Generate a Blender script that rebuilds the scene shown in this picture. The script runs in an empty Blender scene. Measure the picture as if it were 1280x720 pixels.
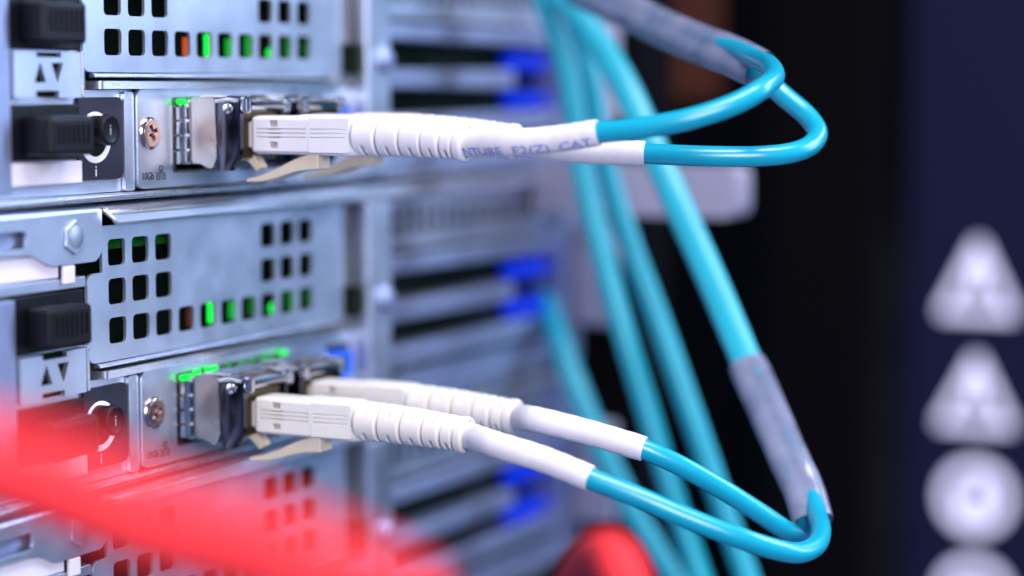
import bpy, bmesh, math, random
from mathutils import Vector, Matrix
from mathutils.geometry import tessellate_polygon

random.seed(7)
MM = 0.001
S = bpy.context.scene
COL = S.collection

# ------------------------------------------------------------------ camera
TH, PITCH = math.radians(26.5), math.radians(5.38)
CAM = Vector((-266.3, -202.7, 21.9)) * MM
FW = Vector((math.cos(TH) * math.cos(PITCH), math.sin(TH) * math.cos(PITCH), -math.sin(PITCH)))
RT = Vector((math.sin(TH), -math.cos(TH), 0))
UP = RT.cross(FW)
cd = bpy.data.cameras.new('camera')
cam = bpy.data.objects.new('camera', cd)
COL.objects.link(cam)
mw = Matrix((RT, UP, -FW)).transposed().to_4x4()
mw.translation = CAM
cam.matrix_world = mw
cd.sensor_width = 36.0
cd.lens = 2676.6 / 1280 * 36.0
cd.clip_start, cd.clip_end = 0.005, 20.0
cd.dof.use_dof = True
cd.dof.focus_distance = 0.331
cd.dof.aperture_fstop = 6.1
S.camera = cam

# ------------------------------------------------------------------ world and lamps
W = bpy.data.worlds.new('World')
S.world = W
W.use_nodes = True
bg = W.node_tree.nodes['Background']
bg.inputs['Color'].default_value = (0.24, 0.42, 0.95, 1)
bg.inputs['Strength'].default_value = 0.36

def area_lamp(name, loc, target, sx, sy, power, color):
    l = bpy.data.lights.new(name, 'AREA')
    l.shape = 'RECTANGLE'; l.size, l.size_y = sx, sy
    l.energy = power; l.color = color
    o = bpy.data.objects.new(name, l)
    COL.objects.link(o)
    o.location = loc
    o.rotation_euler = (Vector(target) - Vector(loc)).to_track_quat('-Z', 'Y').to_euler()
    return o
area_lamp('aisle_ceiling_lamp', (-0.10, -0.55, 1.20), (0.03, -0.03, -0.02), 1.2, 0.35, 21, (1.0, 0.95, 0.99))
area_lamp('aisle_end_lamp', (1.25, -0.85, 0.45), (0.05, 0, -0.02), 0.9, 0.9, 50, (0.54, 0.69, 1.0))  # added lamp, placed to give the steel panels their sheen
area_lamp('front_fill_lamp', (-0.75, -0.75, 0.30), (0.0, -0.03, -0.02), 0.5, 0.5, 10.5, (1.0, 0.93, 0.97))  # added fill from the front, brightens the red cables

S.view_settings.view_transform = 'Standard'
S.view_settings.look = 'None'
S.view_settings.exposure = 0.14
S.view_settings.gamma = 1.0
S.view_settings.use_curve_mapping = False
S.cycles.use_denoising = True
S.cycles.max_bounces = 10
S.cycles.sample_clamp_indirect = 6.0

# ------------------------------------------------------------------ materials
def mat(name, base, rough=0.4, metal=0.0, spec=0.5, emit=None, estr=0.0, var=0.0, vscale=300.0,
        bump=0.0, bscale=900.0, stretch=(1, 1, 1), rvar=0.0, sss=0.0, coat=0.0, transmission=0.0, alpha=1.0):
    m = bpy.data.materials.new(name)
    m.use_nodes = True
    nt = m.node_tree
    p = nt.nodes['Principled BSDF']
    p.inputs['Base Color'].default_value = (*base, 1)
    p.inputs['Roughness'].default_value = rough
    p.inputs['Metallic'].default_value = metal
    p.inputs['Specular IOR Level'].default_value = spec
    p.inputs['Coat Weight'].default_value = coat
    p.inputs['Transmission Weight'].default_value = transmission
    p.inputs['Alpha'].default_value = alpha
    if sss:
        p.inputs['Subsurface Weight'].default_value = sss
        p.inputs['Subsurface Radius'].default_value = (1.0, 0.8, 0.7)
        p.inputs['Subsurface Scale'].default_value = 0.0008
    if emit:
        p.inputs['Emission Color'].default_value = (*emit, 1)
        p.inputs['Emission Strength'].default_value = estr
    tc = nt.nodes.new('ShaderNodeTexCoord')
    mp = nt.nodes.new('ShaderNodeMapping')
    mp.inputs['Scale'].default_value = stretch
    nt.links.new(tc.outputs['Object'], mp.inputs['Vector'])
    if var or rvar:
        n = nt.nodes.new('ShaderNodeTexNoise')
        n.inputs['Scale'].default_value = vscale
        n.inputs['Detail'].default_value = 5
        nt.links.new(mp.outputs['Vector'], n.inputs['Vector'])
        if var:
            r = nt.nodes.new('ShaderNodeMapRange')
            r.inputs['From Min'].default_value = 0.3; r.inputs['From Max'].default_value = 0.7
            r.inputs['To Min'].default_value = 1 - var; r.inputs['To Max'].default_value = 1 + var
            nt.links.new(n.outputs['Fac'], r.inputs['Value'])
            mx = nt.nodes.new('ShaderNodeMix'); mx.data_type = 'RGBA'; mx.blend_type = 'MULTIPLY'
            mx.inputs['Factor'].default_value = 1.0
            mx.inputs['A'].default_value = (*base, 1)
            nt.links.new(r.outputs['Result'], mx.inputs['B'])
            nt.links.new(mx.outputs['Result'], p.inputs['Base Color'])
        if rvar:
            r = nt.nodes.new('ShaderNodeMapRange')
            r.inputs['From Min'].default_value = 0.3; r.inputs['From Max'].default_value = 0.7
            r.inputs['To Min'].default_value = rough - rvar; r.inputs['To Max'].default_value = rough + rvar
            nt.links.new(n.outputs['Fac'], r.inputs['Value'])
            nt.links.new(r.outputs['Result'], p.inputs['Roughness'])
    if bump:
        n = nt.nodes.new('ShaderNodeTexNoise')
        n.inputs['Scale'].default_value = bscale
        n.inputs['Detail'].default_value = 3
        nt.links.new(mp.outputs['Vector'], n.inputs['Vector'])
        b = nt.nodes.new('ShaderNodeBump')
        b.inputs['Strength'].default_value = bump
        b.inputs['Distance'].default_value = 0.0001
        nt.links.new(n.outputs['Fac'], b.inputs['Height'])
        nt.links.new(b.outputs['Normal'], p.inputs['Normal'])
    return m

def led0(name, c, e): return mat(name, c, 0.5, emit=c, estr=e)
STEEL = mat('galvanised_steel', (0.58, 0.65, 0.78), 0.38, 0.88, var=0.06, vscale=170, rvar=0.05, bump=0.16, bscale=1500)
LIDST = mat('rolled_steel', (0.68, 0.72, 0.82), 0.27, 0.92, var=0.05, vscale=160, rvar=0.05, bump=0.05, bscale=1200, stretch=(0.25, 1, 1))
STRIP = mat('slot_steel', (0.34, 0.40, 0.58), 0.45, 0.8, var=0.08, vscale=200)
CHROME = mat('nickel_plate', (0.60, 0.59, 0.60), 0.13, 1.0, var=0.05, vscale=300, rvar=0.05)
SATIN = mat('satin_nickel', (0.43, 0.40, 0.385), 0.3, 1.0, var=0.13, vscale=120, rvar=0.08, bump=0.1, bscale=2500)
DARKCHROME = mat('chrome_dark_reflection', (0.085, 0.085, 0.115), 0.16, 1.0, rvar=0.04, vscale=400)  # chrome with the reflection of dark surroundings put into its base colour
BLACK = mat('black_plastic', (0.004, 0.004, 0.007), 0.42, spec=0.25, bump=0.25, bscale=1600, rvar=0.08)
INK = mat('black_print', (0.02, 0.02, 0.025), 0.6, spec=0.2)
LEGEND = mat('dark_navy_overlay', (0.014, 0.014, 0.03), 0.5, spec=0.4, bump=0.35, bscale=2600, var=0.3, vscale=2500)
VOID = mat('dark_interior', (0.005, 0.011, 0.007), 0.8, spec=0.1)  # near-black interior shade; green cast paints LED glow inside the vents
PCB = mat('green_circuit_board', (0.004, 0.085, 0.008), 0.7, spec=0.1, var=0.3, vscale=400)
WHITE = mat('white_plastic', (0.76, 0.735, 0.765), 0.38, sss=0.25, bump=0.06, bscale=700, var=0.02, vscale=150)
CREAM = mat('cream_plastic', (0.76, 0.725, 0.67), 0.4, sss=0.3, bump=0.06, bscale=700, var=0.02, vscale=150)
BEIGE = mat('beige_plastic', (0.62, 0.54, 0.42), 0.42, sss=0.2, var=0.05, vscale=300)
SLEEVE = mat('white_shrink_tube', (0.76, 0.725, 0.755), 0.45, sss=0.2, bump=0.2, bscale=450, var=0.03, vscale=250)
TEAL = mat('aqua_jacket', (0.004, 0.35, 0.50), 0.27, spec=0.6, var=0.06, vscale=120, bump=0.08, bscale=500)
GOLD = mat('aged_brass', (0.13, 0.095, 0.05), 0.35, 0.9)
AQUA = mat('pale_aqua_jacket', (0.015, 0.39, 0.50), 0.36, spec=0.5, var=0.06, vscale=90)
SCREWM = mat('nickel_red_reflection', (0.58, 0.45, 0.42), 0.16, 1.0, rvar=0.05, vscale=500)  # rose tint puts the red cable's reflection into the base colour
RED = mat('red_jacket', (0.88, 0.045, 0.055), 0.65, spec=0.1, var=0.04, vscale=100)
BLUE = mat('blue_plastic', (0.003, 0.012, 0.55), 0.35)
BLUEP = mat('blue_video_port', (0.01, 0.12, 0.75), 0.4)
PALE = mat('pale_label', (0.75, 0.70, 0.76), 0.5)
NAVY = mat('navy_cabinet_paint', (0.008, 0.010, 0.036), 0.6, spec=0.12, bump=0.2, bscale=300)
JET = mat('black_rack_paint', (0.002, 0.002, 0.003), 0.7, spec=0.05)
BROWN = mat('brown_panel', (0.06, 0.016, 0.008), 0.7, spec=0.2)
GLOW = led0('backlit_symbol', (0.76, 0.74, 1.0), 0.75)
MARK = mat('white_mark_and_rim', (0.88, 0.86, 0.92), 0.6)
BLUEINK = mat('blue_print', (0.16, 0.25, 0.66), 0.6, spec=0.2)
GREY = mat('grey_powder_coat', (0.32, 0.31, 0.41), 0.45, var=0.05, vscale=60)
BLACKLED = None
def led(name, c, s): return mat(name, tuple(q * 0.05 for q in c), 0.5, spec=0.15, emit=c, estr=s)
GREENLED = led('green_led', (0.0, 1.0, 0.06), 1.4)
GREENDIM = led('green_led_dim', (0.0, 0.6, 0.04), 0.16)
GREENMID = led('green_led_soft', (0.0, 0.8, 0.05), 0.4)
BLUELED = led('blue_light', (0.0, 0.035, 0.9), 0.75)
ORANGELED = led('orange_led', (0.9, 0.12, 0.0), 0.55)
ORANGEDIM = led('orange_led_dim', (0.5, 0.09, 0.0), 0.12)

# clear heat-shrink: part of the light passes straight through, the rest is milky plastic
CLEAR = bpy.data.materials.new('clear_shrink_tube'); CLEAR.use_nodes = True
_nt = CLEAR.node_tree; _p = _nt.nodes['Principled BSDF']; _o = _nt.nodes['Material Output']
_p.inputs['Base Color'].default_value = (0.24, 0.26, 0.37, 1); _p.inputs['Roughness'].default_value = 0.15
_t = _nt.nodes.new('ShaderNodeBsdfTransparent'); _t.inputs['Color'].default_value = (0.86, 0.88, 0.95, 1)
_m = _nt.nodes.new('ShaderNodeMixShader'); _n = _nt.nodes.new('ShaderNodeTexNoise'); _n.inputs['Scale'].default_value = 140; _n.inputs['Detail'].default_value = 4
_r = _nt.nodes.new('ShaderNodeMapRange'); _r.inputs['To Min'].default_value = 0.45; _r.inputs['To Max'].default_value = 0.95; _r.inputs['From Min'].default_value = 0.3; _r.inputs['From Max'].default_value = 0.7
_c = _nt.nodes.new('ShaderNodeTexCoord')
_nt.links.new(_c.outputs['Object'], _n.inputs['Vector'])
_nt.links.new(_n.outputs['Fac'], _r.inputs['Value']); _nt.links.new(_r.outputs['Result'], _m.inputs['Fac'])
_nt.links.new(_t.outputs[0], _m.inputs[1]); _nt.links.new(_p.outputs[0], _m.inputs[2]); _nt.links.new(_m.outputs[0], _o.inputs['Surface'])

# ------------------------------------------------------------------ mesh helpers (all sizes in millimetres)
class MB:
    def __init__(s): s.v = []; s.f = []
    def add(s, verts, faces):
        b = len(s.v); s.v += [tuple(q) for q in verts]; s.f += [tuple(i + b for i in fc) for fc in faces]; return s
    def box(s, x0, x1, y0, y1, z0, z1):
        v = [(x, y, z) for x in (x0, x1) for y in (y0, y1) for z in (z0, z1)]
        return s.add(v, [(0, 1, 3, 2), (4, 6, 7, 5), (0, 4, 5, 1), (2, 3, 7, 6), (0, 2, 6, 4), (1, 5, 7, 3)])
    def plate(s, outer, holes, d0, d1, axes='xz'):
        """flat sheet with holes: polygons in two axes, thickness d0 (front) .. d1 along the third"""
        loops = [list(outer)] + [list(h) for h in holes]
        def area(l): return sum(a[0] * b[1] - b[0] * a[1] for a, b in zip(l, l[1:] + l[:1]))
        if area(loops[0]) < 0: loops[0].reverse()
        for l in loops[1:]:
            if area(l) > 0: l.reverse()
        def pt(p, d):
            if axes == 'xz': return (p[0], d, p[1])
            if axes == 'yz': return (d, p[0], p[1])
            return (p[0], p[1], d)
        tris = tessellate_polygon([[Vector((p[0], p[1], 0)) for p in l] for l in loops])
        flat = [p for l in loops for p in l]; n = len(flat)
        v = [pt(p, d0) for p in flat] + [pt(p, d1) for p in flat]
        f = [tuple(t) for t in tris] + [tuple(i + n for i in reversed(t)) for t in tris]
        o = 0
        for l in loops:
            k = len(l)
            for i in range(k):
                a, b = o + i, o + (i + 1) % k
                f.append((a, a + n, b + n, b))
            o += k
        return s.add(v, f)
    def cyl(s, p0, p1, r0, r1=None, n=24, caps=True):
        r1 = r0 if r1 is None else r1
        p0, p1 = Vector(p0), Vector(p1); t = (p1 - p0).normalized()
        a = t.orthogonal().normalized(); b = t.cross(a)
        v = []
        for p, r in ((p0, r0), (p1, r1)):
            for i in range(n):
                w = 2 * math.pi * i / n; v.append(p + (a * math.cos(w) + b * math.sin(w)) * r)
        f = [(i, (i + 1) % n, n + (i + 1) % n, n + i) for i in range(n)]
        if caps: f += [tuple(reversed(range(n))), tuple(range(n, 2 * n))]
        return s.add(v, f)
    def lathe(s, c, axis, prof, n=32):
        """prof: list of (distance along axis, radius)"""
        c = Vector(c); t = Vector(axis).normalized(); a = t.orthogonal().normalized(); b = t.cross(a)
        v = []; f = []
        for d, r in prof:
            for i in range(n):
                w = 2 * math.pi * i / n; v.append(c + t * d + (a * math.cos(w) + b * math.sin(w)) * max(r, 1e-4))
        for k in range(len(prof) - 1):
            for i in range(n):
                f.append((k * n + i, k * n + (i + 1) % n, (k + 1) * n + (i + 1) % n, (k + 1) * n + i))
        f.append(tuple(reversed(range(n)))); f.append(tuple(range((len(prof) - 1) * n, len(prof) * n)))
        return s.add(v, f)
    def sweep(s, path, rad, n=24, ref=Vector((0, 0, 1)), flat=1.0, caps=True):
        """tube along path; rad is a number, a list, or a function (index, angle) -> radius"""
        path = [Vector(p) for p in path]; k = len(path); v = []
        for i, p in enumerate(path):
            t = (path[min(i + 1, k - 1)] - path[max(i - 1, 0)]).normalized()
            side = t.cross(ref).normalized(); up = side.cross(t).normalized()
            for j in range(n):
                w = 2 * math.pi * j / n
                r = rad(i, w) if callable(rad) else (rad[i] if isinstance(rad, (list, tuple)) else rad)
                v.append(p + side * math.cos(w) * r * flat + up * math.sin(w) * r)
        f = [(i * n + j, i * n + (j + 1) % n, (i + 1) * n + (j + 1) % n, (i + 1) * n + j) for i in range(k - 1) for j in range(n)]
        if caps: f += [tuple(reversed(range(n))), tuple(range((k - 1) * n, k * n))]
        return s.add(v, f)
    def loft(s, secs, n=4):
        """rounded-rectangle sections along y: (y, cx, cz, hx, hz, corner radius)"""
        v = []; m = 4 * (n + 1)
        for y, cx, cz, hx, hz, r in secs:
            for q, (sx, sz) in enumerate(((1, 1), (-1, 1), (-1, -1), (1, -1))):
                for i in range(n + 1):
                    w = math.pi / 2 * (q + i / n)
                    v.append((cx + sx * (hx - r) + r * math.cos(w), y, cz + sz * (hz - r) + r * math.sin(w)))
        f = [(i * m + j, i * m + (j + 1) % m, (i + 1) * m + (j + 1) % m, (i + 1) * m + j) for i in range(len(secs) - 1) for j in range(m)]
        f += [tuple(reversed(range(m))), tuple(range((len(secs) - 1) * m, len(secs) * m))]
        return s.add(v, f)
    def build(s, name, m, parent=None, bevel=0.0, smooth=True, segs=2, ang=35):
        me = bpy.data.meshes.new(name)
        me.from_pydata([(a * MM, b * MM, c * MM) for a, b, c in s.v], [], s.f)
        bm = bmesh.new(); bm.from_mesh(me)
        bmesh.ops.recalc_face_normals(bm, faces=bm.faces)
        bm.to_mesh(me); bm.free()
        me.materials.append(m)
        if smooth:
            for p in me.polygons: p.use_smooth = True
            me.set_sharp_from_angle(angle=math.radians(ang))
        o = bpy.data.objects.new(name, me); COL.objects.link(o)
        if parent: o.parent = parent
        if bevel:
            b = o.modifiers.new('bevel', 'BEVEL'); b.width = bevel * MM; b.segments = segs
            b.limit_method = 'ANGLE'; b.angle_limit = math.radians(40); b.harden_normals = True
        return o

def empty(name, loc=(0, 0, 0), label=None, cat=None, group=None):
    o = bpy.data.objects.new(name, None); COL.objects.link(o)
    o.location = [c * MM for c in loc]; o.empty_display_size = 0.005
    if label: tag(o, label, cat, group)
    return o
def tag(o, label, cat, group=None):
    o['label'] = label; o['category'] = cat
    if group: o['group'] = group
    return o
def structure(o): o['kind'] = 'structure'; return o
def copy_tree(o, parent=None):
    c = o.copy(); COL.objects.link(c); c.parent = parent
    for ch in list(o.children): copy_tree(ch, c)
    return c
def rrect(x0, x1, z0, z1, r, n=4):
    out = []
    for cx, cz, q in ((x1 - r, z1 - r, 0), (x0 + r, z1 - r, 1), (x0 + r, z0 + r, 2), (x1 - r, z0 + r, 3)):
        for i in range(n + 1):
            w = math.pi / 2 * (q + i / n); out.append((cx + r * math.cos(w), cz + r * math.sin(w)))
    return out
def rounded(pts, r, n=4):
    """round the corners of a polygon; r is a number or one radius per corner"""
    out = []; k = len(pts)
    for i in range(k):
        p = Vector(pts[i]); a = Vector(pts[i - 1]); b = Vector(pts[(i + 1) % k])
        rr = r[i] if isinstance(r, (list, tuple)) else r
        if rr <= 0: out.append(tuple(p)); continue
        da = (a - p).normalized(); db = (b - p).normalized()
        for j in range(n + 1):
            t = j / n; q = p + da * rr * (1 - t) ** 2 + db * rr * t ** 2
            out.append(tuple(q))
    return out
def smooth_path(pts, sub=10):
    P = [Vector(p) for p in pts]; out = []
    P = [P[0] * 2 - P[1]] + P + [P[-1] * 2 - P[-2]]
    for i in range(1, len(P) - 2):
        a, b, c, d = P[i - 1:i + 3]
        for j in range(sub):
            t = j / sub
            out.append(0.5 * ((2 * b) + (c - a) * t + (2 * a - 5 * b + 4 * c - d) * t * t + (3 * b - a - 3 * c + d) * t ** 3))
    out.append(P[-2]); return out
def text_verts(body, size, extrude=0.0, bold=0.0):
    cu = bpy.data.curves.new('lettering', 'FONT'); cu.body = body; cu.size = size; cu.extrude = extrude; cu.offset = bold; cu.resolution_u = 3
    o = bpy.data.objects.new('lettering', cu); COL.objects.link(o)
    bpy.context.view_layer.update()
    me = bpy.data.meshes.new_from_object(o.evaluated_get(bpy.context.evaluated_depsgraph_get()))
    v = [tuple(q.co) for q in me.vertices]; f = [tuple(p.vertices) for p in me.polygons]
    bpy.data.objects.remove(o); bpy.data.curves.remove(cu); bpy.data.meshes.remove(me)
    return v, f
def panel_text(body, size, x, y, z, m, parent, name='lettering', sx=1.0, bold=0.0):
    v, f = text_verts(body, size, 0.03, bold)
    return MB().add([(x + a * sx, y - c, z + b) for a, b, c in v], f).build(name, m, parent, smooth=False)

# ------------------------------------------------------------------ background of the rack aisle
structure(MB().box(900, 905, -900, 700, -700, 500).build('aisle_wall', JET))
post = MB().box(335, 372, -19, 14, -300, 300).build('rack_post', JET, bevel=1.5)
tag(post, 'black vertical rack post standing behind the looped aqua cables', 'rack post')
rail = MB().box(176, 196, -14, 60, -300, 300)
rail = rail.build('rack_rail', JET, bevel=1.0)
tag(rail, 'black rack rail beside the right end of the stacked servers', 'rack rail')
br = MB().box(300, 306, 16, 60, 18, 300).build('brown_cupboard', BROWN, bevel=1.0)
tag(br, 'dark brown cupboard far behind the top of the aqua cables', 'cupboard')
cab = empty('cabinet', (410, -100, -300), 'dark navy cabinet with pale glowing triangle and circle symbols at far right', 'cabinet')
MB().box(0, 60, -110, 92, 0, 620).build('cabinet_side', NAVY, cab, bevel=2.0)
def strokes(pts, w, closed=True):
    m = MB(); k = len(pts)
    for i in range(k if closed else k - 1):
        a, b = Vector(pts[i]), Vector(pts[(i + 1) % k]); d = (b - a).normalized(); n = Vector((-d.y, d.x)) * w / 2
        a2, b2 = a - d * w * .4, b + d * w * .4
        q = [a2 + n, a2 - n, b2 - n, b2 + n]
        off = -0.4 - 0.02 * i
        m.add([(off, p.x, p.y) for p in q] + [(-0.05, p.x, p.y) for p in q],
              [(0, 1, 2, 3), (7, 6, 5, 4), (0, 4, 5, 1), (1, 5, 6, 2), (2, 6, 7, 3), (3, 7, 4, 0)])
    return m
ym = 100 - 32                                    # marks column, in cabinet coordinates
for top, bot in ((-29, -50), (-66, -86)):
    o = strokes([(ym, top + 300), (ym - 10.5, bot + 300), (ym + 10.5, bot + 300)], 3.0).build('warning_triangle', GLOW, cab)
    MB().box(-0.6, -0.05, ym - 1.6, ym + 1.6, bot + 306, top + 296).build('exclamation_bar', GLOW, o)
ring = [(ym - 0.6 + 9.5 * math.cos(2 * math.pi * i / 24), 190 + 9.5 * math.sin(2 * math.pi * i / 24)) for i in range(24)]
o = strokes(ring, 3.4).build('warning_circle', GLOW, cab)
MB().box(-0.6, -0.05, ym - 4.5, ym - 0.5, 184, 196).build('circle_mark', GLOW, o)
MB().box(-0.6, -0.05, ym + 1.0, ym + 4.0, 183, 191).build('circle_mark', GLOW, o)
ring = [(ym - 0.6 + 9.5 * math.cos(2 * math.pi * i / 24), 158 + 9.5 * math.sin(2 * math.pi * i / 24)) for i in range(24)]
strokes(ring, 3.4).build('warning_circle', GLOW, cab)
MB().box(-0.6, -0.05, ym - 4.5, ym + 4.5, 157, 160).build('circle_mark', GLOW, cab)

# ------------------------------------------------------------------ the servers
U = 44.45
P0, HW, HH = 6.105, 4.35, 4.1
ROWS = ((-1.56, -5.70), (-7.68, -11.72), (-13.75, -17.82))
def hole_list():
    h = []
    for r, (t, b) in enumerate(ROWS):
        for n in range(10):
            if r < 2 and 3 <= n <= 6: continue
            h.append(rrect(n * P0, n * P0 + HW, b, t, 0.75, 3))
    return h

def build_server(label):
    s = empty('rack_server', (0, 0, 0), label, 'server', 'stacked rack servers')
    # dark block puts the unlit inside into colour behind every opening
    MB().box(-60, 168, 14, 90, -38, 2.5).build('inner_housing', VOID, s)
    # perforated rear panel with its tab at the lower left
    outline = rounded([(-1.4, 0.6), (-1.4, -6.6), (-5.2, -6.6), (-5.2, -20.4), (70, -20.4), (70, 0.6)], [0, 0.3, 1.6, 1.8, 0.4, 0.4])
    MB().plate(outline, hole_list(), -0.45, 0.12).build('rear_panel', STEEL, s, bevel=0.13)
    # fold along the panel's foot
    MB().add([(x, y, z) for x in (-3.0, 70) for y, z in ((-0.5, -20.55), (-1.0, -20.9), (-1.0, -21.2), (0.3, -21.2), (0.3, -20.55))],
             [(0, 1, 2, 3, 4), (9, 8, 7, 6, 5)] + [(i, (i + 1) % 5, 5 + (i + 1) % 5, 5 + i) for i in range(5)]).build('panel_fold', LIDST, s, bevel=0.12)
    # tray lip below the panel
    MB().plate(rounded([(-2.2, -1.3), (70, -1.3), (70, 10), (-2.2, 10)], [0.9, 0.2, 0, 0]), [], -22.95, -21.75, 'xy').build('tray_lip', LIDST, s, bevel=0.25)
    # board edge glimpsed in the top row of holes
    MB().box(-3, 24, 1.5, 12, -3.3, -1.2).build('circuit_board', PCB, s)
    # rolled top lid: a profile carried along the server, its left end cut on a slant
    prof = [(0.75, -1.7), (0.75, -2.5), (1.2, -2.75), (2.4, -2.6)]
    for i in range(7):
        w = i / 6 * math.pi / 2
        prof.append((2.4 + 1.5 * math.sin(w), -0.9 - 1.7 * math.cos(w)))
    prof += [(3.9, 90), (3.2, 90), (3.2, 0.6), (2.4, -1.0), (1.6, -1.7)]
    n = len(prof); v = []
    for e in (0, 1):
        for z, y in prof:
            xl = 0.0 - (min(max(z, 0.7), 3.2) - 0.7) * 0.95 if y < 1 else -2.4
            v.append((xl if e == 0 else 168, y, z))
    MB().add(v, [tuple(range(n)), tuple(reversed(range(n, 2 * n)))] + [(i, (i + 1) % n, n + (i + 1) % n, n + i) for i in range(n)]).build('top_lid', LIDST, s, bevel=0.15)
    # left plate with the pressed hexagon
    bp = rounded([(-2.4, 2.9), (-2.4, -3.2), (-3.9, -4.6), (-15.0, -4.6), (-19.0, -2.6), (-50, -2.3), (-50, 2.9)], [0.3, 0.8, 0.8, 1.6, 1.8, 0, 0])
    pl = MB().plate(bp, [rrect(-49, -20.0, -1.6, 1.0, 0.8)], -1.25, -0.55).build('bracket_plate', STEEL, s, bevel=0.12)
    v = []; m = MB()
    for x0, x1 in ((-50, -2.4),):
        pr = [(-1.25, 2.905)] + [(0.15 - 1.4 * math.cos(i / 5 * math.pi / 2), 2.905 + 1.0 * math.sin(i / 5 * math.pi / 2)) for i in range(1, 6)] + [(20, 3.905), (20, 3.2), (0.1, 3.2), (-0.55, 2.905)]
        k = len(pr)
        m.add([(x0, y, z) for y, z in pr] + [(x1, y, z) for y, z in pr], [tuple(range(k)), tuple(reversed(range(k, 2 * k)))] + [(i, (i + 1) % k, k + (i + 1) % k, k + i) for i in range(k)])
    m.build('bracket_fold', STEEL, pl)
    hx = [(-9.3 + 2.7 * math.cos(math.pi / 3 * i + math.pi / 6), -0.6 + 2.7 * math.sin(math.pi / 3 * i + math.pi / 6)) for i in range(6)]
    h = MB().plate(hx, [], -1.75, -1.2).build('hexagon', STEEL, pl, bevel=0.35)
    MB().lathe((-9.3, -1.7, -0.6), (0, -1, 0), [(0, 1.75), (0.12, 1.7), (0.2, 1.4), (0.22, 0.3)]).build('stud', STEEL, h)
    # pale plastic behind the plate, grey sill under it
    MB().box(-50, -12.0, -0.5, 4, -6.6, -2.9).build('pale_insert', PALE, s, bevel=0.3)
    MB().box(-50, -16.0, 0.4, 4, -2.8, 1.4).build('slot_backing', STRIP, s)
    MB().box(-11.6, -8.9, -1.2, -0.4, -7.6, -4.7).build('pale_tab', PALE, s, bevel=0.3)
    MB().box(-50, -5.4, -0.3, 4, -8.4, -6.7).build('sill', STEEL, s, bevel=0.2)
    # lower left sheet, black latches, stamped plate, handle
    MB().plate([(-50, -38.8), (8.1, -38.8), (8.1, -23.1), (-5.0, -23.1), (-5.0, -8.9), (-50, -8.9)], [], 0.6, 1.6).build('lower_sheet', STEEL, s)
    MB().plate(rrect(5.1, 7.5, -38.75, -23.4, 0.4), [], -0.2, 0.5).build('frame_strip', STEEL, s, bevel=0.12)
    for z0, z1, y0 in ((-17.2, -8.6, -5.2), (-33.4, -25.2, -6.2)):
        b = MB().box(-22.5, -6.4, -0.6, 0.5, z0, z1).build('latch_housing', BLACK, s, bevel=0.3)
        m = MB().box(-20.3, -10.0, y0, -0.65, z0 + 0.8, z1 - 1.6).build('latch_grip', BLACK, b, bevel=0.8, segs=3)
        r = MB()
        for i in range(7):
            xx = -18.6 + i * 1.15
            r.box(xx, xx + 0.5, y0 - 0.28, y0 + 0.1, z0 + 2.6, z1 - 2.8)
        r.build('grip_ribs', BLACK, b, bevel=0.1)
    tri = lambda x, z, w, h, d: [(x - w / 2, z), (x + w / 2, z), (x, z + h * d)]
    so = [(-22.4, -24.2), (-17.6, -24.2), (-17.6, -23.2), (-12.4, -23.2), (-12.4, -24.2), (-7.2, -24.2), (-7.2, -17.5), (-11.8, -17.5), (-11.8, -18.3), (-17.4, -18.3), (-17.4, -17.5), (-22.4, -17.5)]
    MB().plate(so, [tri(-16.6, -22.0, 2.7, 3.0, 1), tri(-12.7, -19.1, 2.7, 3.0, -1)], -1.5, -0.7).build('stamped_plate', STEEL, s)
    MB().box(-22.4, -7.4, -0.4, 0.5, -24.1, -17.6).build('plate_backing', VOID, s)
    MB().box(-7.1, -6.5, -1.7, 0.4, -24.1, -17.4).build('plate_edge', LIDST, s, bevel=0.12)
    MB().box(-6.4, -4.9, 0.0, 0.55, -23.2, -17.4).build('side_strip', STEEL, s)
    MB().sweep([(-27.0, -2.5, -9.3), (-27.0, -2.5, -33.8)], 1.6, 20).build('handle_bar', SATIN, s, bevel=0.3)
    MB().box(-50, -22.7, -1.0, 0.55, -38, -8.9).build('handle_backing', STRIP, s, bevel=0.2)
    MB().box(-22.3, -6.1, -0.6, 0.55, -37.0, -33.7).build('label_strip', PALE, s, bevel=0.15)
    # dark overlay with the identity button
    ov = MB().plate(rounded([(-6.0, -36.8), (5.0, -36.8), (5.0, -24.2), (-6.0, -24.2)], [0.3, 1.6, 1.4, 0.3]), [], 0.05, 0.5).build('indicator_overlay', LEGEND, s)
    cx, cz = -2.0, -30.3
    for a0, a1 in ((35, 150), (200, 345)):
        ra, rb = 3.9, 2.95
        ang = [math.radians(a0 + (a1 - a0) * i / 16) for i in range(17)]
        MB().plate([(cx + ra * math.cos(a), cz + ra * math.sin(a)) for a in ang] + [(cx + rb * math.cos(a), cz + rb * math.sin(a)) for a in reversed(ang)], [], -0.05, 0.05).build('white_arc', MARK, ov)  # white arcs put the lit rim of the button hole into colour
    MB().plate([(cx + 2.9 * math.cos(2 * math.pi * i / 32), cz + 2.9 * math.sin(2 * math.pi * i / 32)) for i in range(32)], [], 0.0, 0.05).build('button_well', VOID, ov)  # flat near-black disc paints the dark of the button hole
    panel_text('i', 2.4, -2.2, 0.04, -36.2, MARK, ov)
    k = MB().lathe((-2.5, 0.4, -29.1), (0, -1, 0), [(0, 2.15), (2.6, 2.15), (2.8, 2.4), (3.5, 2.4), (3.75, 2.25), (3.8, 1.95), (3.68, 1.75), (3.65, 0.2)], 40).build('identity_button', BLACK, s)
    panel_text('i', 2.4, -2.8, -3.28, -29.9, GREY, k)
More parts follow.
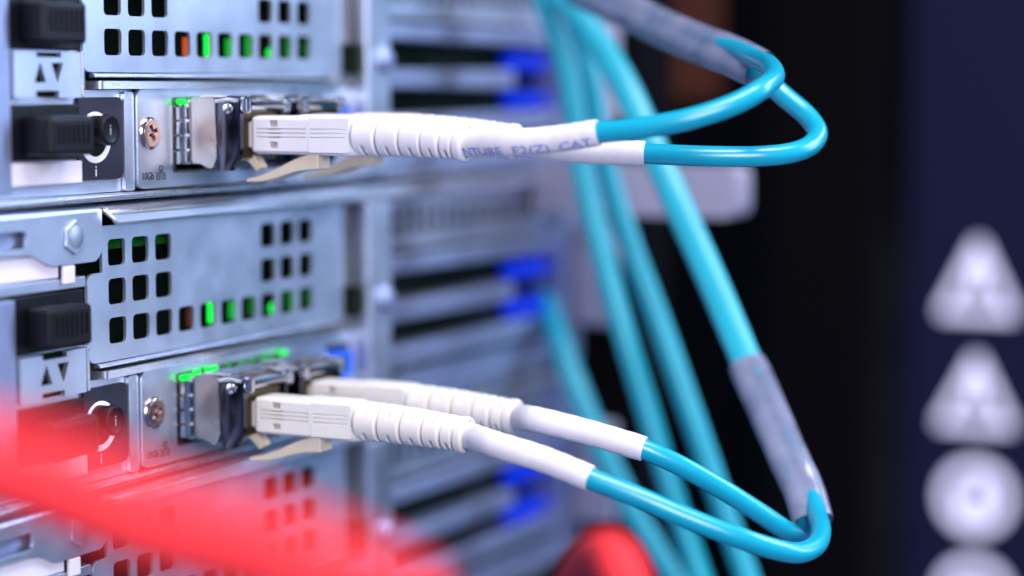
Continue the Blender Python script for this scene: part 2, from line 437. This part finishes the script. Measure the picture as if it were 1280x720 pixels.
    # network card plate
    io = MB().plate(rounded([(7.75, -38.6), (52, -38.6), (52, -22.95), (7.75, -22.95)], [1.6, 0.4, 0.4, 1.6]),
                    [rrect(17.0, 50.6, -36.4, -24.4, 0.3, 2)], -0.7, 0.05).build('network_plate', STEEL, s, bevel=0.14)
    sc = MB().plate([(10.8 + 2.15 * math.cos(2 * math.pi * i / 36), -29.9 + 2.15 * math.sin(2 * math.pi * i / 36)) for i in range(36)],
                    [[(10.8 + a * math.cos(.35) - b * math.sin(.35), -29.9 + a * math.sin(.35) + b * math.cos(.35)) for a, b in
                      ((.38, 1.35), (.45, .45), (1.35, .38), (1.35, -.38), (.45, -.45), (.38, -1.35), (-.38, -1.35), (-.45, -.45), (-1.35, -.38), (-1.35, .38), (-.45, .45), (-.38, 1.35))]],
                    -1.35, -0.95).build('screw', SCREWM, io, bevel=0.12)
    MB().lathe((10.8, -0.72, -29.9), (0, -1, 0), [(0, 2.65), (0.15, 2.68), (0.4, 2.5), (0.55, 2.2), (0.28, 2.14), (0.25, 1.5), (-0.4, 0.1)], 12).build('screw_rim', SCREWM, sc)
    panel_text('10Gb', 1.65, 8.6, -0.73, -37.2, INK, io, sx=0.88, bold=0.012)
    ic = MB()
    def hollow(x0, x1, z0, z1, w=0.16):
        for b in ((x0, x1, z0, z0 + w), (x0, x1, z1 - w, z1), (x0, x0 + w, z0, z1), (x1 - w, x1, z0, z1)): ic.box(b[0], b[1], -0.76, -0.72, b[2], b[3])
    hollow(13.2, 14.2, -35.9, -35.1); hollow(12.5, 13.45, -37.3, -36.6); hollow(13.95, 14.9, -37.3, -36.6)
    ic.box(13.62, 13.78, -0.76, -0.72, -36.2, -35.92); ic.box(12.4, 15.0, -0.76, -0.72, -36.38, -36.22)
    ic.build('network_symbol', INK, io, smooth=False)
    # cages in the opening
    cg = MB()
    for x0 in (17.7, 34.7):
        cg.box(x0, x0 + 0.35, -0.5, 12, -36.3, -24.8); cg.box(x0 + 14.6, x0 + 14.95, -0.5, 12, -36.3, -24.8)
        cg.box(x0, x0 + 14.95, -0.4, 12, -24.95, -24.7); cg.box(x0, x0 + 14.95, -0.4, 12, -36.45, -36.1)
    cage = cg.build('port_cage', SATIN, s)
    for x0 in (17.75, 34.75):
        for i in range(4):
            z = -34.9 + i * 2.35
            pts = [(x0, -0.4), (x0 - 0.15, -1.2), (x0 + 0.05, -2.0), (x0 + 0.5, -2.6), (x0 + 0.75, -2.5), (x0 + 0.4, -1.0), (x0 + 0.4, -0.4)]
            MB().plate(pts, [], z, z + 2.0, 'xy').build('spring_finger', CHROME, cage)
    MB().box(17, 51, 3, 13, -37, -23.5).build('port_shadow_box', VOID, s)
    # bottom edge of the chassis
    MB().box(-60, 168, -2.2, 90, -39.95, -38.95).build('base_sheet', LIDST, s, bevel=0.3)
    # right of the panel: folded end, column, bump, video port
    MB().box(70.0, 73.6, 2.2, 3.2, -22, 0.5).build('recess_wall', SATIN, s)
    MB().plate([(52.4, -38.8), (74, -38.8), (74, -23.0), (52.4, -23.0)], [[(64.8, -31.5), (73, -31.5), (73, -25), (64.8, -25)]], 0.2, 1.0).build('port_sheet', STEEL, s)
    vp = MB().plate(rounded([(65.2, -31.0), (70.4, -31.0), (70.8, -26.4), (64.8, -26.4)], 0.8), [], -2.0, 3.0).build('video_port', BLUEP, s, bevel=0.3)
    MB().lathe((68.0, -1.0, -32.5), (0, -1, 0), [(0, 1.1), (2.6, 1.1), (2.8, 0.8)], 6).build('port_standoff', CHROME, vp)
    co = MB().box(74.2, 82.8, -3.4, 6, -38.7, 0.4).build('end_column', STEEL, s, bevel=0.5)
    MB().lathe((80.0, -3.4, -17.7), (0, -1, 0), [(0, 2.4), (0.8, 2.3), (1.5, 1.6), (1.7, 0.3)]).build('column_rivet', STRIP, co)
    MB().box(71.2, 73.4, -2.4, 2.0, -20.3, -14.8).build('recess_shade', VOID, s)  # solid near-black block puts the recess shadow into colour
    # vent grille and expansion slots
    gh = [rrect(88 + i * 4.4, 88 + i * 4.4 + 3.1, z, z + 2.0, 0.5, 2) for i in range(16) for z in (-6.3, -3.7)]
    MB().plate([(83.2, 0.5), (83.2, -9.6), (166, -9.6), (166, 0.5)], gh, 0.0, 0.8).build('vent_grille', STEEL, s)
    MB().box(83.4, 166, 2.6, 3.4, -9.4, 0.4).build('grille_backing', mat_grille, s)
    MB().box(83.4, 166, -1.6, 4, -13.9, -10.6).build('slot_cover', STRIP, s, bevel=0.5)
    MB().box(83.4, 137.5, -2.2, 4, -23.0, -19.2).build('slot_cover', STRIP, s, bevel=0.5)
    MB().box(83.4, 166, -1.2, 4, -38.7, -27.8).build('slot_cover', STRIP, s, bevel=0.5)
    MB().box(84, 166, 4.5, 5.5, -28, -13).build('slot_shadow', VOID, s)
    MB().box(83.4, 158, -1.75, -1.25, -32.6, -31.8).build('slot_seam', VOID, s)
    for z0, z1 in ((-19.6, -15.2), (-27.6, -23.2)):
        MB().box(139.5, 156, -1.6, 3, z0 + 0.3, z1 - 0.3).build('blue_light', BLUELED, s, bevel=2.0, segs=3)
    MB().box(158.5, 168, -3.5, 10, -38.7, 2.9).build('end_flange', STRIP, s, bevel=0.6)
    MB().box(164, 167.9, -13, -3.6, -31, -8).build('end_handle', GREY, s, bevel=1.0)
    return s
mat_grille = mat('grille_shade', (0.02, 0.025, 0.04), 0.8, spec=0.2)  # dark behind the grille holes, put into the backing's colour

mid = build_server('middle server in the stack with two cream fibre plugs and a row of green lights')
top = copy_tree(mid); top.location.z = U * MM
top['label'] = 'uppermost server in the stack, cut off by the top of the picture'
low = copy_tree(mid); low.location.z = -U * MM
low['label'] = 'lowest server in the stack, half hidden by the blurred red cable'

# glowing slivers imitate LED light on the hole walls; link lights over the cages
def lights(s, behind, cage):
    for n, m, w in behind:
        x = n * P0 + HW + 2.35
        MB().box(x - 0.6, x + w, 2.2, 2.36, -17.6, -14.0 - 0.6 * (n % 2)).build('status_light', m, s)
    for x, z, w, m in cage:
        MB().box(x - w / 2, x + w / 2, -2.0, -1.3, z - 0.45, z + 0.45).build('link_light', m, s, bevel=0.2)
lights(mid, [(3, ORANGEDIM, 0.7), (4, GREENLED, 1.0), (5, GREENMID, 0.9), (6, GREENDIM, 0.6), (8, GREENDIM, 0.9), (9, GREENDIM, 0.5)],
       [(18.4, -25.1, 3.0, GREENLED), (21.5, -24.6, 1.5, GREENLED), (25.7, -24.6, 3.2, GREENLED), (30.7, -24.7, 0.9, GREENMID), (34.6, -24.8, 1.1, GREENMID), (38.2, -24.8, 0.9, GREENMID), (42.0, -24.4, 2.4, GREENMID), (47.6, -24.3, 1.7, GREENLED)])
MB().lathe((50.6, 2.6, -17.0), (0, -1, 0), [(0, 0.9), (0.5, 0.9), (0.9, 0.4)], 16).build('status_light', GREENLED, mid)
lights(top, [(3, ORANGELED, 1.0), (4, GREENLED, 0.9), (5, GREENMID, 0.8), (6, GREENMID, 0.7), (8, GREENDIM, 1.2), (9, GREENDIM, 0.8)],
       [(18.3, -25.0, 2.2, GREENLED), (21.8, -24.6, 2.4, GREENMID), (48.3, -24.3, 1.9, GREENDIM)])
MB().lathe((50.6, 2.6, -16.8), (0, -1, 0), [(0, 0.8), (0.5, 0.8), (0.9, 0.4)], 16).build('status_light', GREENLED, top)
lights(low, [(6, ORANGEDIM, 1.0), (7, ORANGELED, 1.2), (8, ORANGEDIM, 1.0), (9, ORANGEDIM, 0.8)], [])

# ------------------------------------------------------------------ transceivers
def build_transceiver():
    t = empty('transceiver', (0, 0, 0), 'x', 'transceiver', 'transceivers plugged into the servers')
    # local x = 0 is the left side, z = 0 the middle of the port
    MB().box(0.9, 12.1, -11.6, 2.5, -4.7, 4.7).build('body', SATIN, t, bevel=0.25)
    MB().box(0.35, 12.6, -2.9, -0.6, -5.3, 5.0).build('collar', CHROME, t, bevel=0.25)
    # matte sleeve with sloping foot
    prof = [(-3.4, 5.4), (-7.9, 5.3), (-8.2, -4.0), (-7.4, -5.8), (-6.6, -5.9), (-5.2, -5.2), (-3.4, -5.1)]
    MB().plate(rounded(prof, 0.35, 3), [], 0.0, 13.0, 'yz').build('sleeve', SATIN, t, bevel=0.2)
    # polished latch cheek, bulging, with swept foot
    for side, (xa, xb) in enumerate(((-0.25, 0.85), (12.15, 13.25))):
        ys = [-8.35, -8.7, -9.4, -10.4, -11.6, -12.4, -12.8]; bulge = [0.0, 0.12, 0.2, 0.24, 0.2, 0.12, 0.0]
        zs = [4.7, 3.5, 1.5, -0.5, -2.5, -4.0, -5.2, -6.2]
        v = []; f = []
        for z in zs:
            for y, b in zip(ys, bulge):
                k = max(0.0, (-2.0 - z)) / 4.2
                yy = -8.35 + (y + 8.35) * (1 - 0.5 * k * k) - 0.35 * k
                v.append(((xa - b + 0.15) if side == 0 else (xb + b - 0.15), yy, z))
        nx = len(ys)
        for i in range(len(zs) - 1):
            for j in range(nx - 1): f.append((i * nx + j, i * nx + j + 1, (i + 1) * nx + j + 1, (i + 1) * nx + j))
        nv = len(v)
        v += [((xb if side == 0 else xa), y, z) for _, y, z in v]
        f += [tuple(i + nv for i in reversed(fc)) for fc in f]
        rim = [j for j in range(nx)] + [i * nx + nx - 1 for i in range(1, len(zs))] + [(len(zs) - 1) * nx + j for j in range(nx - 2, -1, -1)] + [i * nx for i in range(len(zs) - 2, 0, -1)]
        f += [(a, a + nv, b + nv, b) for a, b in zip(rim, rim[1:] + rim[:1])]
        c = MB().add(v, f).build('latch_cheek', DARKCHROME, t)
        px, ax = (-0.55, -1) if side == 0 else (13.55, 1)
        MB().lathe((px, -10.8, 3.6), (ax, 0, 0), [(-0.5, 0.95), (0.1, 0.95), (0.35, 0.8), (0.5, 0.35), (0.52, 0.05)], 20).build('pivot_pin', CHROME, c)
        # bright edge around the cheek
        MB().sweep(smooth_path([(px + ax * -0.3, -8.4, 4.8), (px + ax * -0.3, -10.5, 5.0), (px + ax * -0.3, -12.7, 4.8)], 5), 0.35, 12).build('cheek_edge', CHROME, c)
    MB().cyl((0.6, -13.3, 4.1), (12.4, -13.3, 4.1), 0.75).build('latch_bar', CHROME, t)
    for x in (0.8, 12.2): MB().lathe((x, -13.3, 5.2), (0, 0, -1), [(-0.3, 0.6), (0, 0.95), (1.9, 0.95), (2.3, 0.6)], 16).build('bar_end', CHROME, t)
    MB().box(1.2, 11.8, -12.2, -11.6, -4.3, 3.1).build('port_face', GOLD, t, bevel=0.2)
    MB().box(0.3, 12.7, -10.0, -5.0, 5.35, 5.75).build('top_clip', CHROME, t, bevel=0.15)
    return t
tr = build_transceiver()
spots = [(18.4, U - 29.7, 'transceiver nearest the screw on the upper server, holding a white fibre plug'),
         (35.4, U - 29.7, 'second transceiver on the upper server, half hidden behind the first one'),
         (18.4, -29.9, 'transceiver nearest the screw on the middle server, holding a cream fibre plug'),
         (35.4, -29.9, 'second transceiver on the middle server, beside the blue video port')]
for i, (x, z, lab) in enumerate(spots):
    o = tr if i == 0 else copy_tree(tr)
    o.location = (x * MM, 0, z * MM); o['label'] = lab

# ------------------------------------------------------------------ fibre patch cords
def connector(parent, x, z, drop, shell):
    """LC plug whose left face is at x, axis height z; the boot sinks by drop over its length. Returns the boot's end."""
    c = x + 2.9
    b = MB().loft([(-11.9, c, z, 2.2, 2.1, 0.4), (-13.0, c, z, 2.3, 2.15, 0.4), (-13.02, c, z, 2.55, 2.85, 0.7), (-14.0, c, z, 2.62, 3.05, 0.7),
                   (-20.8, c, z, 2.62, 3.05, 0.7), (-22.2, c, z + .1, 2.62, 3.2, 0.8), (-24.5, c, z + .1, 2.62, 3.2, 0.9), (-31.0, c, z, 2.5, 3.3, 1.2), (-32.6, c, z - .05, 2.2, 3.0, 1.9), (-33.2, c, z - .05, 1.8, 2.6, 1.6)]).build('plug_body', shell, parent)
    xf = c - 2.62
    gz = (0.95, 0.3, -0.35)
    holes = [rrect(-18.0, -16.5, 1.35, 2.35, 0.1, 1), rrect(-18.0, -16.5, -2.05, -1.05, 0.1, 1)]
    gr = lambda y0, y1: [rrect(y0, y1, g - 0.13, g + 0.13, 0.05, 1) for g in gz]
    up = lambda pts, dz: [(y, q + z + dz) for y, q in pts]
    MB().plate(up(rrect(-23.6, -13.5, -2.55, 2.55, 0.2, 2), 0), [up(h, 0.0) for h in holes + gr(-23.2, -13.9)], xf - 0.32, xf + 0.08, 'yz').build('side_cover', shell, b, bevel=0.06)
    r = MB().plate(up(rrect(-30.9, -23.65, -2.7, 2.7, 0.25, 2), 0.03), [up(h, 0.0) for h in gr(-30.2, -23.95)], xf - 0.32, xf + 0.1, 'yz')
    r.v = [(a + max(0, -23.65 - y) * 0.045, y, q) for a, y, q in r.v]
    r.build('side_cover', shell, b, bevel=0.06)
    MB().box(xf + 0.0, xf + 0.5, -18.4, -16.1, z - 2.2, z + 2.5).build('window_floor', BEIGE, b)
    MB().loft([(-9.5, c, z, 1.9, 1.9, 0.3), (-12.2, c, z, 1.9, 1.9, 0.3)]).build('plug_nose', BEIGE, b)
    # latch lever under the plug
    lev = smooth_path([(0, -25.0, z - 3.9), (0, -21.0, z - 4.7), (0, -17.2, z - 6.1), (0, -14.2, z - 7.0), (0, -11.6, z - 7.3)], 5)
    v = []
    for i, p in enumerate(lev):
        t = i / (len(lev) - 1); h = 1.45 - 1.2 * t ** 0.8; w = 1.9 + 0.3 * t
        for xx, zz in ((-w, -h), (w, -h), (w, h), (-w, h)): v.append((c - 0.3 + xx, p.y, p.z + zz))
    k = len(lev)
    MB().add(v, [(3, 2, 1, 0), tuple(range(4 * k - 4, 4 * k))] + [(i * 4 + j, i * 4 + (j + 1) % 4, i * 4 + 4 + (j + 1) % 4, i * 4 + 4 + j) for i in range(k - 1) for j in range(4)]).build('latch_lever', BEIGE, b, bevel=0.25)
    MB().add([(c + sx * 1.2, y, z + q) for sx in (-1, 1) for y, q in ((-9.3, -3.2), (-11.5, -4.6), (-12.8, -5.9), (-13.6, -5.2), (-12.2, -3.2), (-11, -2.4))],
             [(0, 1, 2, 3, 4, 5), (11, 10, 9, 8, 7, 6)] + [(i, (i + 1) % 6, 6 + (i + 1) % 6, 6 + i) for i in range(6)]).build('latch_hook', BEIGE, b, bevel=0.2)
    # strain-relief boot, long and short slots in turn
    L = 19.3; N = 150
    path = []
    for i in range(N + 1):
        q = i / N; path.append(Vector((c, -31.2 - L * q, z - drop * q * q)))
    longs = (4.3, 8.4, 12.2, 15.4, 17.6); shorts = (2.0, 6.3, 10.4, 13.9, 16.6)
    def rad(i, w):
        sdist = L * i / N
        base = 3.25 - 0.45 * min(1, sdist / 17.0)
        if sdist > 18.0: base += 0.12
        if sdist < 0.5: base -= (0.5 - sdist) * 0.8
        if sdist > L - 0.3: base -= (sdist - L + 0.3) * 0.9
        d = 0
        for g in longs: d = max(d, 1 - abs(sdist - g) / 0.36)
        ca = math.cos(w)                       # +-1 on the flanks, 0 on top and bottom
        for g in shorts:
            e = max(0, min(1, (0.86 - abs(ca)) / 0.1)); d = max(d, (1 - abs(sdist - g) / 0.36) * e)
        return base - 0.95 * max(0, min(1, d * 2.0))
    tb = (path[-1] - path[-4]).normalized()
    path2 = path + [path[-1] + tb * 0.02, path[-1] - tb * 2.5]
    MB().sweep(path2, lambda i, w: rad(i, w) if i <= N else 2.32, 56, caps=False).build('boot', shell, parent, ang=50)
    return Vector((c, -31.2 - L, z - drop)), (path[-1] - path[-4]).normalized()

def arc_len(p):
    s = [0.0]
    for a, b in zip(p, p[1:]): s.append(s[-1] + (b - a).length)
    return s
def strand(parent, x, z, drop, shell, sl_pts, cable_pts, letters=None):
    e, t = connector(parent, x, z, drop, shell)
    sp = smooth_path([e - t * 5, e] + [Vector(q) for q in sl_pts], 10)
    n = len(sp); tdir = (sp[-1] - sp[-2]).normalized()
    ring = sp + [sp[-1] + tdir * 0.15, sp[-1] + tdir * 0.15, sp[-1] - tdir * 0.5]
    rr = [2.12 - 0.12 * i / n + 0.03 * math.sin(i * 1.7) for i in range(n)] + [1.93, 1.72, 1.7]
    sl = MB().sweep(ring, rr, 36).build('shrink_tube', SLEEVE, parent, ang=40)
    if letters:
        al = arc_len(sp); v, f = text_verts(letters, 2.05)
        s0 = al[10] + 0.3; out = []
        import bisect
        for a, b, _ in v:
            d = s0 + a * 1.25; i = min(max(bisect.bisect(al, d) - 1, 0), n - 2)
            q = sp[i].lerp(sp[i + 1], (d - al[i]) / max(1e-6, al[i + 1] - al[i]))
            T = (sp[i + 1] - sp[i]).normalized(); side = T.cross(Vector((0, 0, 1))).normalized()
            if side.x > 0: side = -side
            upv = Vector((0, 0, 1)) - T * T.z; upv.normalize()
            ph = math.radians(-54) + b / 2.15
            out.append(q + (side * math.cos(ph) + upv * math.sin(ph)) * 2.19)
        MB().add(out, f).build('lettering', BLUEINK, sl, smooth=False)
    cp = smooth_path([sp[-1] - tdir * 4, sp[-1]] + [Vector(q) for q in cable_pts], 14)
    MB().sweep(cp, 1.62, 24, ref=Vector((0.45, 0.05, 0.9))).build('cable_strand', TEAL, parent)
    return cp
def clear_sleeve(parent, pts, r=2.35, flat=1.3):
    p = smooth_path(pts, 12); k = len(p)
    def rad(i, w):
        q = i / (k - 1); e = min(q, 1 - q)
        wr = 1 + 0.006 * math.sin(i * 0.9 + 2 * math.sin(w)) + 0.005 * math.sin(i * 2.3 + 3 * w)
        return (1.95 + 1.45 * math.cos(w) ** 2) * wr * (0.96 + 0.04 * min(1, e * 12))
    v = MB().sweep(p, rad, 40, caps=False, ref=FW)
    return v.build('clear_sleeve', CLEAR, parent)

A = empty('fibre_patch_cord', (24, -31, 14), 'upper aqua fibre cord with two white plugs and blue printed shrink tube', 'fibre cable', 'fibre patch cords')
B = empty('fibre_patch_cord', (24, -31, -31), 'lower aqua fibre cord with two cream plugs looping down below the middle server', 'fibre cable', 'fibre patch cords')
class _Off: pass
def under(root, before):
    for o in list(COL.objects):
        if o.name not in before and o.parent is None and o is not root:
            o.parent = root; o.matrix_parent_inverse = Matrix.Translation(root.location).inverted()
bef = {o.name for o in COL.objects}
strand(None, 21.0, 14.2, 0.95, WHITE, [(21.5, -59.2, 13.5), (22.1, -66.9, 14.2), (22.8, -72.7, 15.1)],
       [(23.8, -79.0, 15.8), (26.1, -85.6, 17.1), (30.1, -91.0, 19.2), (35.0, -93.5, 21.4), (42.7, -92.9, 23.2), (51.2, -89.2, 25.0), (58.9, -84.1, 26.2), (66.0, -77.8, 27.9), (73.9, -68.3, 30.3), (81.9, -59.1, 32.9), (91.4, -48.2, 36.5), (105.8, -30.9, 41.4)], 'NTUBE  F2(Z)  CAT')
strand(None, 38.0, 14.2, 1.2, WHITE, [(38.3, -59.3, 12.1), (39.8, -66.8, 11.7), (41.3, -72.3, 11.5)],
       [(43.0, -80.3, 11.2), (46.9, -88.0, 11.1), (51.3, -92.3, 11.5), (56.7, -94.0, 12.6), (61.3, -93.7, 14.5), (63.7, -91.3, 17.0), (64.4, -87.6, 19.8), (64.9, -83.3, 22.9), (67.4, -76.4, 26.0), (73.3, -67.7, 28.3), (81.4, -58.5, 30.8), (90.9, -47.5, 34.4), (105.2, -30.2, 39.3)])
clear_sleeve(None, [(60.9, -84.1, 24.6), (66.7, -77.1, 26.9), (73.6, -68.0, 29.3), (81.6, -58.8, 31.9), (91.1, -47.9, 35.4), (105.5, -30.6, 40.3)], 2.2, 1.6)
under(A, bef)
bef = {o.name for o in COL.objects}
strand(None, 21.0, -30.9, 1.0, CREAM, [(19.8, -57.4, -32.2), (20.0, -65.0, -33.8), (20.7, -72.5, -36.2)],
       [(22.9, -79.8, -39.0), (25.8, -86.3, -42.0), (29.7, -92.4, -44.9), (34.8, -96.3, -47.3), (40.2, -98.6, -48.8), (46.2, -99.3, -48.8), (52.4, -98.1, -47.8), (59.0, -95.2, -46.4), (64.5, -92.0, -43.3), (68.5, -87.8, -38.4), (78.7, -79.6, -30.3), (81.1, -77.1, -27.7)])
strand(None, 38.0, -30.4, 1.0, CREAM, [(34.9, -57.0, -30.5), (35.8, -65.8, -32.1), (37.4, -74.1, -34.2)],
       [(40.7, -78.9, -37.0), (45.9, -83.6, -41.0), (52.1, -88.1, -45.8), (57.6, -90.9, -49.5), (60.6, -92.5, -50.4), (61.0, -92.8, -47.8), (63.6, -90.4, -44.1), (67.6, -86.2, -39.2), (77.8, -77.9, -31.2), (80.3, -75.6, -28.8)])
clear_sleeve(None, [(59.6, -94.4, -47.9), (64.0, -91.2, -43.7), (68.0, -87.0, -38.9), (78.2, -78.7, -30.8), (83.2, -74.2, -26.3)], 2.2, 1.6)
MB().sweep(smooth_path([(81.5, -75.6, -27.7), (84.0, -73.5, -25.4), (92.9, -63.8, -12.9), (101.4, -53.2, 1.0), (106.6, -45.7, 11.7), (111.7, -37.8, 22.7), (117.1, -28.5, 32.6), (120.1, -19.2, 41.3)], 10), 1.6, 28, ref=FW, flat=1.7).build('cable_trunk', AQUA, None)
under(B, bef)

# hanging fibre cables behind
def hanging(label, pts, r=1.75):
    o = MB().sweep(smooth_path(pts, 10), r, 20, ref=FW).build('fibre_cable', AQUA)
    return tag(o, label, 'fibre cable', 'fibre cables hanging behind')
hanging('blurred aqua fibre cable hanging nearest the blue lights', [(122.4, -14.6, 42.3), (121.4, -19.0, 32.7), (120.0, -22.8, 23.2), (116.0, -27.4, 5.8), (114.5, -32.0, -8.7), (113.2, -36.9, -23.1), (114.0, -41.8, -38.8), (114.7, -46.6, -54.2), (115.7, -51.8, -69.7), (116.5, -55.3, -79.0)], 2.3)
hanging('blurred aqua fibre cable hanging just left of the looped patch cord trunk', [(128.1, -16.9, 42.5), (126.7, -20.7, 32.8), (125.5, -24.7, 23.2), (121.8, -30.1, 5.6), (118.9, -36.4, -8.9), (118.3, -42.7, -23.4), (117.6, -49.1, -38.8), (118.7, -54.5, -54.2), (119.8, -59.9, -69.7), (120.5, -63.3, -79.0)], 2.3)
hanging('pale blurred aqua fibre cable emerging low beside the server ends', [(168.2, 8.3, -21.8), (152.2, -3.8, -28.7), (144.1, -12.3, -39.5), (139.9, -19.9, -51.3), (138.1, -28.1, -64.7), (137.6, -36.4, -76.5), (138.4, -41.9, -84.5)], 2.5)

# ------------------------------------------------------------------ red cables
def red(label, pts, r):
    o = MB().sweep(smooth_path(pts, 10), r, 24, ref=FW).build('red_cable', RED)
    return tag(o, label, 'network cable', 'red network cables')
red('strongly blurred red cable crossing the lower left corner, lower of the two', [(-93.4, -44.2, -15.6), (-90.8, -54.8, -19.6), (-88.5, -64.5, -22.8), (-85.2, -76.3, -26.2), (-85.8, -91.2, -27.2), (-80.2, -102.8, -29.6)], 2.5)
red('wide pale red blur of a cable sweeping over the lowest server to the bottom edge', [(-151.5, -96.0, -2.5), (-148.9, -103.8, -4.4), (-147.3, -109.6, -5.8), (-145.8, -115.3, -8.3), (-144.3, -120.9, -9.2), (-142.8, -126.4, -10.9), (-141.0, -132.9, -14.3)], 2.7)
red('short red cable arch rising at the bottom edge before the aqua cables', [(-45.8, -109.1, -41.8), (-45.8, -107.8, -35.9), (-45.2, -106.1, -32.6), (-39.6, -101.8, -32.8), (-28.2, -94.0, -37.5), (-16.9, -86.8, -45.0), (-8.9, -82.2, -53.8)], 2.7)

# steel arm reaching out of the rack behind the cables
arm = MB().plate(rounded([(-47.5, -5.2), (-1, -5.2), (-1, 5.6), (-47.5, 5.6)], [2.5, 0.3, 0.3, 2.5]), [], 148, 157, 'yz').build('cable_arm', GREY, bevel=1.2, segs=3)
tag(arm, 'grey rounded steel arm reaching out behind the aqua cables', 'bracket')
